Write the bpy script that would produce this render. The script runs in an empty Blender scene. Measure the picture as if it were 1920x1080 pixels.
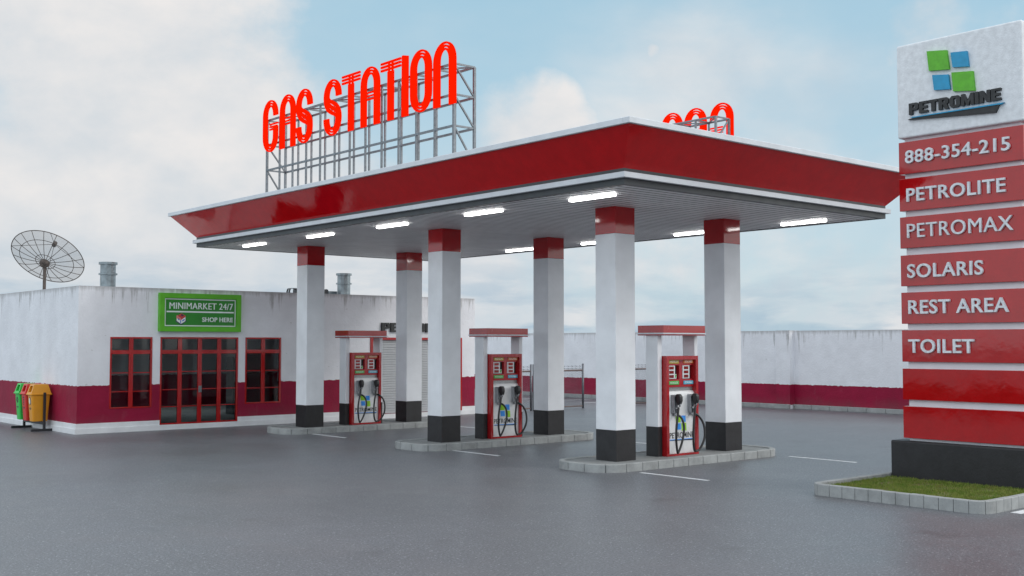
import bpy, bmesh, math, random
from mathutils import Vector, Matrix
random.seed(7)
S = bpy.context.scene
COL = S.collection
R = math.radians

# ------------------------------------------------------------------ materials
MATS = {}
def nodes_of(name):
    m = bpy.data.materials.new(name); m.use_nodes = True
    nt = m.node_tree; b = nt.nodes['Principled BSDF']
    MATS[name] = m
    return m, nt, b
def N(nt, t, **kw):
    n = nt.nodes.new(t)
    for k, v in kw.items(): setattr(n, k, v)
    return n
def noise(nt, vec, scale, detail=4, rough=.55, stretch=None):
    if stretch:
        mp = N(nt, 'ShaderNodeMapping'); mp.inputs['Scale'].default_value = stretch
        nt.links.new(vec, mp.inputs['Vector']); vec = mp.outputs['Vector']
    n = N(nt, 'ShaderNodeTexNoise'); n.inputs['Scale'].default_value = scale
    n.inputs['Detail'].default_value = detail; n.inputs['Roughness'].default_value = rough
    nt.links.new(vec, n.inputs['Vector'])
    return n.outputs['Fac']
def mrange(nt, v, a, b, c=0., d=1., smooth=False):
    n = N(nt, 'ShaderNodeMapRange'); n.inputs[1].default_value = a; n.inputs[2].default_value = b
    n.inputs[3].default_value = c; n.inputs[4].default_value = d
    if smooth: n.interpolation_type = 'SMOOTHSTEP'
    nt.links.new(v, n.inputs[0]); return n.outputs[0]
def math_(nt, op, a, b=None, clamp=False):
    n = N(nt, 'ShaderNodeMath', operation=op); n.use_clamp = clamp
    for i, x in enumerate((a, b)):
        if x is None: continue
        if isinstance(x, (int, float)): n.inputs[i].default_value = x
        else: nt.links.new(x, n.inputs[i])
    return n.outputs[0]
def mix(nt, fac, a, b, blend='MIX'):
    n = N(nt, 'ShaderNodeMix', data_type='RGBA'); n.blend_type = blend
    if isinstance(fac, (int, float)): n.inputs['Factor'].default_value = fac
    else: nt.links.new(fac, n.inputs['Factor'])
    for i, x in ((6, a), (7, b)):
        if isinstance(x, tuple): n.inputs[i].default_value = (*x, 1) if len(x) == 3 else x
        else: nt.links.new(x, n.inputs[i])
    return n.outputs[2]
def bump(nt, b, h, strength, dist):
    n = N(nt, 'ShaderNodeBump'); n.inputs['Strength'].default_value = strength; n.inputs['Distance'].default_value = dist
    nt.links.new(h, n.inputs['Height']); nt.links.new(n.outputs[0], b.inputs['Normal'])
def objco(nt):
    return N(nt, 'ShaderNodeTexCoord').outputs['Object']

def simple(name, c, rough=.5, var=.12, scale=3., bs=.0, bscale=40., metal=0., coat=0., spec=.5):
    m, nt, b = nodes_of(name); o = objco(nt)
    f = noise(nt, o, scale)
    dark = tuple(x * (1 - var) for x in c); lite = tuple(min(1, x * (1 + var)) for x in c)
    nt.links.new(mix(nt, mrange(nt, f, .3, .7), dark, lite), b.inputs['Base Color'])
    nt.links.new(mrange(nt, noise(nt, o, scale * 2.3), .3, .7, max(.02, rough - .06), rough + .06), b.inputs['Roughness'])
    b.inputs['Metallic'].default_value = metal
    b.inputs['Coat Weight'].default_value = coat; b.inputs['Coat Roughness'].default_value = .04
    b.inputs['Specular IOR Level'].default_value = spec
    if bs: bump(nt, b, noise(nt, o, bscale, 5), bs, .01)
    return m

def glow(name, c, s):
    m, nt, b = nodes_of(name)
    b.inputs['Base Color'].default_value = (*c, 1)
    b.inputs['Emission Color'].default_value = (*c, 1); b.inputs['Emission Strength'].default_value = s
    return m

def wall_mat(name, top, band_lo, band_hi, white=(.80, .82, .86), red=(.27, .005, .038)):
    """painted stucco: white above a maroon band, drips of dirt under the coping"""
    m, nt, b = nodes_of(name); o = objco(nt)
    sep = N(nt, 'ShaderNodeSeparateXYZ'); nt.links.new(o, sep.inputs[0]); z = sep.outputs[2]
    blot = noise(nt, o, 1.1, 6, .6); fine = noise(nt, o, 9., 5, .6)
    w = mix(nt, mrange(nt, blot, .35, .7), tuple(x * .88 for x in white), white)
    w = mix(nt, mrange(nt, fine, .62, .78, 0, .35), w, (.5, .49, .48))
    # small chips
    chip = noise(nt, o, 5.5, 3, .4, (1, 1, 1.6))
    w = mix(nt, mrange(nt, chip, .735, .76, 0, .5), w, (.4, .4, .4))
    r = mix(nt, mrange(nt, blot, .3, .7), tuple(x * .8 for x in red), tuple(x * 1.1 for x in red))
    r = mix(nt, mrange(nt, noise(nt, o, 2.3, 5, .6, (1, 1, .5)), .6, .8, 0, .3), r, (.3, .1, .13))
    edge = mrange(nt, noise(nt, o, 7., 4), .3, .7, -.022, .022)
    zz = math_(nt, 'ADD', z, edge)
    isband = math_(nt, 'MULTIPLY', math_(nt, 'LESS_THAN', zz, band_hi), math_(nt, 'GREATER_THAN', z, band_lo))
    c = mix(nt, isband, w, r)
    # drips
    d = math_(nt, 'SUBTRACT', top, z)
    n1 = noise(nt, o, 6.5, 5, .7, (1, 1, .05)); n2 = noise(nt, o, .9, 3, .5, (1, 1, .02))
    ln = mrange(nt, n1, .465, .72, 0, 1.25)
    ln = math_(nt, 'MULTIPLY', ln, mrange(nt, n2, .38, .62, .35, 1.25))
    drip = math_(nt, 'MULTIPLY', mrange(nt, math_(nt, 'SUBTRACT', ln, d), -.05, .5, 0, .60, True), mrange(nt, fine, .3, .6, .5, 1.))
    soot = mrange(nt, math_(nt, 'ADD', d, mrange(nt, n1, .3, .7, .08, -.12)), .0, .14, .5, 0.)
    dirt = math_(nt, 'MAXIMUM', drip, soot)
    c = mix(nt, dirt, c, (.2, .195, .185))
    # darker towards the foot
    foot = mrange(nt, math_(nt, 'ADD', z, mrange(nt, blot, .3, .7, -.2, .2)), .0, .55, .22, 0.)
    c = mix(nt, foot, c, (.16, .13, .13))
    nt.links.new(c, b.inputs['Base Color'])
    nt.links.new(mrange(nt, isband, 0, 1, .8, .6), b.inputs['Roughness']); b.inputs['Specular IOR Level'].default_value = .25
    h = math_(nt, 'ADD', math_(nt, 'MULTIPLY', noise(nt, o, 14., 6, .6), .6), math_(nt, 'MULTIPLY', noise(nt, o, 3., 3), .8))
    bump(nt, b, h, .5, .035)
    return m

wall_mat('stucco_shop', 4.333, .0, 1.398)
wall_mat('stucco_yard', 3.165, .16, .98)
simple('white_render', (.74, .765, .80), .62, .07, 1.6, .25, 22.)
simple('plinth_white', (.72, .74, .76), .6, .08, 2., .2, 30.)
simple('column_black', (.012, .012, .014), .5, .3, 4., .3, 22.)
simple('trim_white', (.62, .66, .70), .42, .06, 3., .15, 60.)
simple('trim_dark', (.035, .042, .047), .45, .15, 2.)
simple('soffit_rib', (.10, .105, .11), .5, .1)
simple('soffit', (.80, .805, .82), .42, .10, 1.2)
simple('roof_felt', (.55, .55, .54), .8, .15, 1.)
simple('steel', (.20, .22, .24), .5, .2, 14., .1, 60., .75)
simple('galvanised', (.24, .28, .30), .4, .28, 5., .1, 30., .7)
simple('rust', (.085, .068, .06), .75, .5, 9., .3, 40.)
simple('fence_steel', (.16, .17, .19), .5, .35, 20., 0, 40., .6)
simple('fence_rust', (.17, .13, .12), .7, .4, 15., 0, 40., .2)
simple('frame_red', (.36, .004, .005), .2, .15, 3., 0, 30., 0, .5)
simple('pump_red', (.36, .008, .012), .24, .1, 2., .05, 8., 0, .5)
simple('pump_white', (.72, .73, .74), .28, .04, 3., 0, 8., 0, .4)
simple('pump_grey', (.3, .31, .32), .35, .25, 30., .2, 80., .5)
simple('holster', (.3, .31, .33), .4, .15, 6., 0, 8., .5)
simple('rubber', (.012, .012, .014), .38, .2, 8.)
simple('panel_black', (.018, .019, .022), .3, .1, 3.)
simple('panel_white', (.66, .67, .69), .35, .05, 3.)
simple('logo_green', (.10, .42, .018), .5, .12, 8., .25, 40.)
simple('logo_blue', (.015, .28, .50), .5, .12, 8., .25, 40.)
simple('logo_black', (.02, .022, .024), .55, .3, 8., .35, 40.)
simple('line_green', (.3, .62, .02), .4, .03)
simple('line_blue', (.04, .3, .85), .4, .03)
simple('letter_grey', (.66, .70, .74), .55, .14, 14., .4, 45.)
simple('sign_green', (.10, .44, .015), .45, .1, 3., .12, 40.)
simple('sign_deep', (.018, .23, .018), .45, .08, 3.)
simple('sign_white', (.78, .84, .82), .5, .04)
simple('shop_red', (.55, .05, .05), .5, .05); simple('shop_pink', (.72, .22, .22), .5, .05)
simple('shop_navy', (.02, .03, .09), .5, .05); simple('shop_blue', (.05, .15, .6), .5, .05)
simple('bin_green', (.03, .52, .07), .38, .06, 4.)
simple('bin_red', (.62, .03, .02), .38, .06, 4.)
simple('bin_orange', (.70, .30, .015), .38, .06, 4.)
simple('bin_dark', (.015, .02, .02), .6, .1)
simple('steel_black', (.016, .018, .022), .45, .15)
simple('shutter', (.42, .44, .46), .45, .06, 1.)
simple('tag_yellow', (.46, .36, .03), .4, .03); simple('tag_orange', (.52, .14, .02), .4, .03)
simple('tag_green', (.04, .42, .07), .4, .03); simple('tag_blue', (.05, .36, .52), .4, .03)
simple('tag_white', (.8, .8, .8), .4, .02)
simple('road_paint', (.62, .64, .66), .55, .2, 9., .3, 50.)
simple('screen_red', (.10, .006, .006), .3, .1)
simple('cabinet', (.03, .055, .08), .35, .1)
glow('led', (1, .99, .97), 13.)
glow('digit', (.9, .03, .03), .35)
glow('neon_red', (1., .012, .0), 1.0)
for _n in ('neon_red', 'digit', 'led'):
    _b = MATS[_n].node_tree.nodes['Principled BSDF']; _b.inputs['Base Color'].default_value = (0, 0, 0, 1); _b.inputs['Specular IOR Level'].default_value = 0

def _gloss_red(name, c, rough, wav, dist=.01, spec=.75):
    m, nt, b = nodes_of(name); o = objco(nt)
    f = noise(nt, o, 3.5, 6, .6); f2 = noise(nt, o, 26., 4, .6)
    c1 = mix(nt, mrange(nt, f, .3, .7), tuple(x * .82 for x in c), c)
    c1 = mix(nt, mrange(nt, f2, .5, .75, 0, .35), c1, tuple(x * .6 for x in c))
    nt.links.new(c1, b.inputs['Base Color'])
    nt.links.new(mrange(nt, f, .35, .65, rough * .8, rough * 1.3), b.inputs['Roughness'])
    b.inputs['Specular IOR Level'].default_value = spec
    h = math_(nt, 'ADD', noise(nt, o, 2.4, 3, .5), math_(nt, 'MULTIPLY', noise(nt, o, 9., 3, .5), .25))
    bump(nt, b, h, wav, dist)
_gloss_red('fascia_red', (.58, .003, .006), .05, .30, .010, .36)
_gloss_red('panel_red', (.42, .004, .006), .05, .30, .006, .6)
_gloss_red('cap_red', (.42, .005, .009), .08, .35, .006, .6)

def build_asphalt():
    m, nt, b = nodes_of('asphalt'); o = objco(nt)
    big = noise(nt, o, .22, 5, .6); mid = noise(nt, o, 2.2, 6, .68); fine = noise(nt, o, 30., 6, .75); grit = noise(nt, o, 120., 2, .6)
    v = N(nt, 'ShaderNodeTexVoronoi'); v.inputs['Scale'].default_value = 60.; nt.links.new(o, v.inputs['Vector'])
    c = mix(nt, mrange(nt, big, .32, .68), (.105, .109, .120), (.155, .164, .184))
    c = mix(nt, mrange(nt, mid, .35, .68, 0, .45), c, (.150, .155, .168))
    c = mix(nt, mrange(nt, fine, .46, .62, 0, .85), c, (.055, .057, .062))
    c = mix(nt, mrange(nt, grit, .54, .66, 0, .55), c, (.035, .036, .040))
    c = mix(nt, mrange(nt, v.outputs['Color'], .80, .96, 0, .75), c, (.42, .44, .47))
    c = mix(nt, mrange(nt, noise(nt, o, .35, 4, .55, (1.3, .9, 1)), .55, .75, 0, .45), c, (.140, .132, .140))
    c = mix(nt, mrange(nt, noise(nt, o, .8, 3, .5), .66, .74, 0, .35), c, (.06, .06, .063))
    nt.links.new(c, b.inputs['Base Color'])
    nt.links.new(mrange(nt, math_(nt, 'ADD', math_(nt, 'MULTIPLY', big, .6), math_(nt, 'MULTIPLY', fine, .4)), .35, .65, .30, .50), b.inputs['Roughness'])
    b.inputs['Specular IOR Level'].default_value = .5
    h = math_(nt, 'ADD', fine, math_(nt, 'MULTIPLY', v.outputs['Distance'], .7))
    bump(nt, b, h, .22, .008)
build_asphalt()

def build_concrete(name, c, sc=3.):
    m, nt, b = nodes_of(name); o = objco(nt)
    f = noise(nt, o, sc, 6, .65); g = noise(nt, o, 60., 3, .6)
    cc = mix(nt, mrange(nt, f, .3, .7), tuple(x * .72 for x in c), tuple(x * 1.12 for x in c))
    cc = mix(nt, mrange(nt, g, .55, .75, 0, .45), cc, tuple(x * .5 for x in c))
    nt.links.new(cc, b.inputs['Base Color']); b.inputs['Roughness'].default_value = .8
    bump(nt, b, math_(nt, 'ADD', f, math_(nt, 'MULTIPLY', g, .4)), .4, .01)
build_concrete('concrete_kerb', (.33, .345, .345))
build_concrete('concrete_pave', (.24, .25, .25), 1.7)

def build_soil():
    m, nt, b = nodes_of('turf_soil'); o = objco(nt)
    cc = mix(nt, mrange(nt, noise(nt, o, 4., 5, .6), .35, .65), (.06, .085, .015), (.17, .14, .055))
    nt.links.new(cc, b.inputs['Base Color']); b.inputs['Roughness'].default_value = .95
build_soil()
def build_grass():
    m, nt, b = nodes_of('grass_blade'); o = objco(nt)
    f = noise(nt, o, 4.2, 6, .7); g = noise(nt, o, 30., 2, .5)
    cc = mix(nt, mrange(nt, f, .32, .68), (.085, .17, .016), (.24, .22, .065))
    cc = mix(nt, mrange(nt, g, .35, .7, 0, .6), cc, (.10, .19, .02))
    nt.links.new(cc, b.inputs['Base Color']); b.inputs['Roughness'].default_value = .7
    b.inputs['Specular IOR Level'].default_value = .2
build_grass()

def build_glass(name, tint):
    m = bpy.data.materials.new(name); m.use_nodes = True; nt = m.node_tree; MATS[name] = m
    nt.nodes.clear()
    out = N(nt, 'ShaderNodeOutputMaterial'); t = N(nt, 'ShaderNodeBsdfTransparent'); g = N(nt, 'ShaderNodeBsdfGlossy')
    t.inputs[0].default_value = tint; g.inputs['Roughness'].default_value = .03
    g.inputs[0].default_value = (.8, .8, .8, 1)
    fr = N(nt, 'ShaderNodeFresnel'); fr.inputs[0].default_value = 1.35
    mx = N(nt, 'ShaderNodeMixShader')
    nt.links.new(fr.outputs[0], mx.inputs[0]); nt.links.new(t.outputs[0], mx.inputs[1]); nt.links.new(g.outputs[0], mx.inputs[2])
    nt.links.new(mx.outputs[0], out.inputs[0])
build_glass('dark_glass', (.72, .75, .75, 1)); build_glass('clear_glass', (.95, .96, .96, 1))
def build_mesh_mat():
    m = bpy.data.materials.new('wire_gauze'); m.use_nodes = True; nt = m.node_tree; MATS['wire_gauze'] = m
    nt.nodes.clear()
    out = N(nt, 'ShaderNodeOutputMaterial'); t = N(nt, 'ShaderNodeBsdfTransparent'); g = N(nt, 'ShaderNodeBsdfDiffuse')
    g.inputs[0].default_value = (.16, .17, .18, 1)
    mx = N(nt, 'ShaderNodeMixShader'); mx.inputs[0].default_value = .30
    nt.links.new(t.outputs[0], mx.inputs[1]); nt.links.new(g.outputs[0], mx.inputs[2]); nt.links.new(mx.outputs[0], out.inputs[0])
build_mesh_mat()

# ------------------------------------------------------------------ geometry helpers
def tag(o, label=None, cat=None, group=None, kind=None):
    if label: o['label'] = label
    if cat: o['category'] = cat
    if group: o['group'] = group
    if kind: o['kind'] = kind
    return o
def thing(name, loc, label, cat, group=None):
    o = bpy.data.objects.new(name, None); COL.objects.link(o); o.location = loc; o.empty_display_size = .2
    return tag(o, label, cat, group)
def root_loc(o):
    v = Vector((0, 0, 0))
    while o: v += o.location; o = o.parent
    return v
class MB:
    """collects shapes given in world coordinates; build() links them as one mesh object"""
    def __init__(s): s.v = []; s.f = []; s.m = []; s.sm = []
    def add(s, vs, fs, mi=0, smooth=False):
        b = len(s.v); s.v += [tuple(v) for v in vs]
        for f in fs: s.f.append(tuple(b + i for i in f)); s.m.append(mi); s.sm.append(smooth)
        return s
    def box(s, x0, x1, y0, y1, z0, z1, mi=0):
        return s.add([(x0,y0,z0),(x1,y0,z0),(x1,y1,z0),(x0,y1,z0),(x0,y0,z1),(x1,y0,z1),(x1,y1,z1),(x0,y1,z1)],
            [(3,2,1,0),(4,5,6,7),(0,1,5,4),(1,2,6,5),(2,3,7,6),(3,0,4,7)], mi)
    def prism(s, poly, f, mi=0, smooth=False):
        """poly: 2-D outline; f(p, t) -> 3-D point for t = 0 (front) and 1 (back)"""
        n = len(poly); a = [f(p, 0) for p in poly]; b = [f(p, 1) for p in poly]
        fs = [tuple(range(n)), tuple(range(2*n-1, n-1, -1))]
        fs += [(i, n+i, n+(i+1) % n, (i+1) % n) for i in range(n)]
        return s.add(a + b, fs, mi, smooth)
    def tube(s, pts, r, n=8, mi=0, cap=True, smooth=True, rot=0.):
        pts = [Vector(p) for p in pts]; k = len(pts); rr = r if isinstance(r, (list, tuple)) else [r]*k
        vs = []; up = None
        for i, p in enumerate(pts):
            t = (pts[min(i+1, k-1)] - pts[max(i-1, 0)]).normalized()
            if up is None:
                up = Vector((0,0,1)) if abs(t.z) < .9 else Vector((1,0,0))
            a = t.cross(up).normalized(); b2 = t.cross(a).normalized(); up = -b2 if False else up
            for j in range(n):
                an = 2*math.pi*j/n + rot
                vs.append(p + a*math.cos(an)*rr[i] + b2*math.sin(an)*rr[i])
        fs = []
        for i in range(k-1):
            for j in range(n):
                fs.append((i*n+j, i*n+(j+1) % n, (i+1)*n+(j+1) % n, (i+1)*n+j))
        s.add(vs, fs, mi, smooth)
        if cap:
            b = len(s.v) - len(vs)
            s.f.append(tuple(b+j for j in range(n-1, -1, -1))); s.m.append(mi); s.sm.append(False)
            s.f.append(tuple(b+(k-1)*n+j for j in range(n))); s.m.append(mi); s.sm.append(False)
        return s
    def bar(s, a, b, w, mi=0):
        return s.tube([a, b], w*.7071, 4, mi, True, False, math.pi/4)
    def lathe(s, c, prof, n=24, mi=0, smooth=True):
        vs = []
        for r, z in prof:
            for j in range(n):
                an = 2*math.pi*j/n; vs.append((c[0]+r*math.cos(an), c[1]+r*math.sin(an), c[2]+z))
        fs = [(i*n+j, i*n+(j+1) % n, (i+1)*n+(j+1) % n, (i+1)*n+j) for i in range(len(prof)-1) for j in range(n)]
        return s.add(vs, fs, mi, smooth)
    def build(s, name, mats, parent=None, bevel=0., seg=2, origin=None):
        if isinstance(mats, str): mats = [mats]
        off = root_loc(parent) if parent else Vector(origin or (0,0,0))
        me = bpy.data.meshes.new(name)
        me.from_pydata([(v[0]-off.x, v[1]-off.y, v[2]-off.z) for v in s.v], [], s.f)
        for m in mats: me.materials.append(MATS[m])
        for p, mi, sm in zip(me.polygons, s.m, s.sm): p.material_index = mi; p.use_smooth = sm
        bm = bmesh.new(); bm.from_mesh(me)
        bmesh.ops.recalc_face_normals(bm, faces=bm.faces)
        if bevel:
            es = [e for e in bm.edges if len(e.link_faces) == 2 and e.calc_face_angle(0) > .6]
            bmesh.ops.bevel(bm, geom=es, offset=bevel, offset_type='OFFSET', segments=seg, profile=.5, affect='EDGES', clamp_overlap=True)
        bm.to_mesh(me); bm.free()
        o = bpy.data.objects.new(name, me); COL.objects.link(o)
        if parent: o.parent = parent
        else: o.location = off
        return o
def copy_tree(o, parent=None):
    c = o.copy(); COL.objects.link(c)
    if parent: c.parent = parent
    for ch in list(o.children): copy_tree(ch, c)
    return c

def text_mesh(txt, bold=0., spacing=1.):
    """flat outline polygons of a word in the built-in font, normalised to width 1, height 1 -> (mesh verts, faces)"""
    cu = bpy.data.curves.new('t', 'FONT'); cu.body = txt; cu.extrude = .5; cu.offset = bold; cu.space_character = spacing
    cu.resolution_u = 4
    ob = bpy.data.objects.new('t', cu); COL.objects.link(ob)
    dg = bpy.context.evaluated_depsgraph_get(); dg.update()
    me = bpy.data.meshes.new_from_object(ob.evaluated_get(dg))
    vs = [tuple(v.co) for v in me.vertices]; fs = [tuple(p.vertices) for p in me.polygons]
    bpy.data.objects.remove(ob); bpy.data.curves.remove(cu); bpy.data.meshes.remove(me)
    x0 = min(v[0] for v in vs); x1 = max(v[0] for v in vs); y0 = min(v[1] for v in vs); y1 = max(v[1] for v in vs)
    return [((v[0]-x0)/(x1-x0), (v[1]-y0)/(y1-y0), v[2]+.5) for v in vs], fs
def put_text(mb, txt, f, bold=0., spacing=1., mi=0):
    """f(u, v, t): u, v in 0..1 along the word, t = 1 front, 0 back"""
    vs, fs = text_mesh(txt, bold, spacing)
    mb.add([f(*v) for v in vs], fs, mi)

BRAND = {
 'P': (.78, [[(0,0),(.3,0),(.3,1),(0,1)], [(.3,.8),(.5,.8),(.66,1),(.3,1)], [(.5,.8),(.5,.56),(.78,.5),(.78,.86),(.66,1)], [(.3,.56),(.3,.36),(.66,.36),(.78,.5),(.5,.56)]]),
 'E': (.72, [[(0,0),(.3,0),(.3,1),(0,1)], [(.3,.8),(.72,.8),(.72,1),(.3,1)], [(.3,.4),(.66,.4),(.66,.6),(.3,.6)], [(.3,0),(.72,0),(.72,.2),(.3,.2)]]),
 'T': (.74, [[(0,.79),(.74,.79),(.74,1),(0,1)], [(.22,0),(.52,0),(.52,.79),(.22,.79)]]),
 'R': (.82, [[(0,0),(.3,0),(.3,1),(0,1)], [(.3,.8),(.5,.8),(.66,1),(.3,1)], [(.5,.8),(.5,.6),(.78,.54),(.78,.86),(.66,1)], [(.3,.6),(.3,.42),(.66,.42),(.78,.54),(.5,.6)], [(.36,.42),(.50,0),(.82,0),(.66,.42)]]),
 'O': (.84, [[(0,.18),(.18,0),(.31,.22),(.31,.78),(.18,1),(0,.82)], [(.84,.18),(.66,0),(.53,.22),(.53,.78),(.66,1),(.84,.82)], [(.18,1),(.31,.78),(.53,.78),(.66,1)], [(.18,0),(.31,.22),(.53,.22),(.66,0)]]),
 'M': (1.0, [[(0,0),(.26,0),(.26,1),(0,1)], [(.74,0),(1,0),(1,1),(.74,1)], [(.26,1),(.26,.5),(.42,0),(.5,0),(.5,.38)], [(.74,1),(.74,.5),(.58,0),(.5,0),(.5,.38)]]),
 'I': (.30, [[(0,0),(.3,0),(.3,1),(0,1)]]),
 'N': (.80, [[(0,0),(.27,0),(.27,1),(0,1)], [(.53,0),(.8,0),(.8,1),(.53,1)], [(.27,1),(.27,.5),(.53,0),(.53,.5)]])}
def brand_letters():
    tot = sum(BRAND[c][0] for c in 'PETROMINE') + 8*.07; x = 0; out = []
    for c in 'PETROMINE':
        out.append([[((x+a)/tot, b) for a, b in P] for P in BRAND[c][1]]); x += BRAND[c][0]+.07
    return out
def put_brand(mb, f, mi=0):
    for L in brand_letters():
        for P in L: mb.prism(P, lambda p, k: f(p[0], p[1], 1-k), mi)

# ------------------------------------------------------------------ ground
def ground_plane():
    mb = MB(); n = 30
    mb.add([(-700,-700,0),(700,-700,0),(700,700,0),(-700,700,0)], [(0,1,2,3)])
    tag(mb.build('ground', 'asphalt'), kind='structure')
ground_plane()
def marking(x0, x1, y0, y1, label):
    o = MB().box(x0, x1, y0, y1, .0008, .005).build('road_marking', 'road_paint')
    tag(o, label, kind='structure')
for i, (ya, yb) in enumerate(((14.07,15.84),(20.34,22.09),(27.03,28.78))):
    marking(17.0, 17.10, ya, yb, 'thin white line on the asphalt at the near end of a pump island')
    marking(22.07, 22.17, ya, yb, 'thin white line on the asphalt at the far end of a pump island')
marking(17.39, 20.6, 8.18, 8.35, 'white line on the asphalt beside the grass island')
for y in (36.1, 38.3, 40.5): marking(35.0, 37.9, y-.05, y+.05, 'white parking line in front of the yard wall')

def rrect(x0, x1, y0, y1, r, n=8):
    pts = []
    for cx, cy, a0 in ((x0+r, y0+r, 180), (x1-r, y0+r, 270), (x1-r, y1-r, 0), (x0+r, y1-r, 90)):
        for k in range(n+1):
            a = R(a0 + 90*k/n); pts.append((cx+r*math.cos(a), cy+r*math.sin(a)))
    return pts
def kerb_ring(mb, x0, x1, y0, y1, r, w, h, block, gap=.016):
    """kerb stones laid along a rounded rectangle, tapered gap between stones"""
    P = rrect(x0, x1, y0, y1, r, 10); C = (0,0)
    L = [0]
    for i in range(len(P)): a, b = P[i], P[(i+1) % len(P)]; L.append(L[-1]+math.hypot(b[0]-a[0], b[1]-a[1]))
    tot = L[-1]
    def at(s):
        s %= tot
        for i in range(len(P)):
            if L[i+1] >= s-1e-9 and L[i+1] > L[i]:
                a, b = P[i], P[(i+1) % len(P)]; t = (s-L[i])/(L[i+1]-L[i])
                d = ((b[0]-a[0])/(L[i+1]-L[i]), (b[1]-a[1])/(L[i+1]-L[i]))
                return (a[0]+(b[0]-a[0])*t, a[1]+(b[1]-a[1])*t), (-d[1], d[0])
    n = round(tot/block); bl = tot/n
    for k in range(n):
        s0 = k*bl+gap/2; s1 = (k+1)*bl-gap/2; m = 5
        out = []; inn = []
        hh = h + random.uniform(-.003, .003)
        for j in range(m+1):
            (p, nn) = at(s0+(s1-s0)*j/m)
            out.append(p); inn.append((p[0]+nn[0]*w, p[1]+nn[1]*w))
        vs = []; ch = .012
        for p, q2 in zip(out, inn):
            ex = (q2[0]-p[0])/w; ey = (q2[1]-p[1])/w
            vs += [(p[0],p[1],0), (p[0],p[1],hh-ch), (p[0]+ex*ch,p[1]+ey*ch,hh), (q2[0]-ex*ch,q2[1]-ey*ch,hh), (q2[0],q2[1],hh-ch), (q2[0],q2[1],0)]
        fs = []
        for j in range(m):
            for i in range(5): a = j*6+i; fs.append((a, a+1, a+7, a+6))
            fs.append((j*6+5, j*6, j*6+6, j*6+11))
        fs.append((0,5,4,3,2,1)); b = m*6; fs.append((b,b+1,b+2,b+3,b+4,b+5))
        mb.add(vs, fs)

CY = (29.365, 22.70, 16.616)     # front faces (y) of the column rows
isl_names = ('grey concrete pump island nearest the shop building', 'grey concrete pump island in the middle of the three', 'grey concrete pump island nearest the tall price sign')
for yc, lab in zip(CY, isl_names):
    x0, x1, y0, y1 = 16.25, 22.30, yc-.55, yc+1.17
    t = thing('pump_island', ((x0+x1)/2, (y0+y1)/2, 0), lab, 'kerb island', 'concrete islands under the canopy')
    mb = MB(); kerb_ring(mb, x0, x1, y0, y1, .6, .13, .17, .485); mb.build('kerb', 'concrete_kerb', t)
    MB().prism(rrect(x0+.014, x1-.014, y0+.014, y1-.014, .58, 10), lambda p, k: (p[0], p[1], .140 if k == 0 else .005)).build('mortar', 'trim_dark', t)
    mb = MB(); mb.prism(rrect(x0+.122, x1-.122, y0+.122, y1-.122, .48, 8), lambda p, k: (p[0], p[1], .148 if k == 0 else .01))
    mb.build('paving', 'concrete_pave', t)

# ------------------------------------------------------------------ canopy
cx0, cx1, cy0, cy1 = 14.836, 23.627, 14.149, 31.982
ZS, ZK = 5.546, .15
can = thing('fuel_canopy', ((cx0+cx1)/2, (cy0+cy1)/2, 0), 'big flat petrol station canopy with slanted red fascia on six square columns', 'canopy')
def ring(mb, x0, x1, y0, y1, z0, z1, w, mi=0):
    for a in ((x0, x1, y0, y0+w), (x0, x1, y1-w, y1), (x0, x0+w, y0+w, y1-w), (x1-w, x1, y0+w, y1-w)): mb.box(*a, z0, z1, mi)
mb = MB(); ring(mb, cx0, cx1, cy0, cy1, ZS, 5.85, .12); mb.build('soffit_frame', 'trim_dark', can)
mb = MB(); ring(mb, cx0-.09, cx1+.09, cy0-.09, cy1+.09, 5.662, 5.766, .088); mb.build('band', 'trim_white', can, .006, 1)
mb = MB()
ox, oy = .55, .65; zb, zt = 5.843, 6.497
lo = [(cx0,cy0),(cx1,cy0),(cx1,cy1),(cx0,cy1)]; hi = [(cx0-ox,cy0-oy),(cx1+ox,cy0-oy),(cx1+ox,cy1+oy),(cx0-ox,cy1+oy)]
vs = [(x, y, zb) for x, y in lo] + [(x, y, zt) for x, y in hi]
ins = [(x+(.12 if x < 19 else -.12), y+(.12 if y < 23 else -.12)) for x, y in hi]
vs += [(x, y, zt) for x, y in ins] + [(x+(.12 if x < 19 else -.12), y+(.12 if y < 23 else -.12), zb) for x, y in lo]
fs = []
for i in range(4):
    j = (i+1) % 4
    fs += [(i, j, 4+j, 4+i), (4+i, 4+j, 8+j, 8+i), (8+i, 8+j, 12+j, 12+i), (12+i, 12+j, j, i)]
mb.add(vs, fs); mb.build('fascia', 'fascia_red', can)
mb = MB(); ring(mb, cx0-.61, cx1+.61, cy0-.713, cy1+.713, 6.499, 6.611, .16); mb.build('roof_trim', 'trim_white', can, .008, 1)
MB().box(cx0-.44, cx1+.44, cy0-.54, cy1+.54, 6.42, 6.50).build('roof_deck', 'roof_felt', can)
mb = MB(); yy = cy0+.13; pw = .22
while yy < cy1-.13:
    y2 = min(yy+pw-.026, cy1-.125); mb.box(cx0+.125, cx1-.125, yy, y2, ZS+.012, ZS+.032); mb.box(cx0+.125, cx1-.125, y2+.004, y2+.018, ZS+.007, ZS+.03, 1); yy += pw
mb.build('soffit', ['soffit', 'soffit_rib'], can)
MB().box(cx0+.122, cx1-.122, cy0+.122, cy1-.122, ZS+.05, ZS+.07).build('soffit_backing', 'trim_dark', can)
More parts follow.
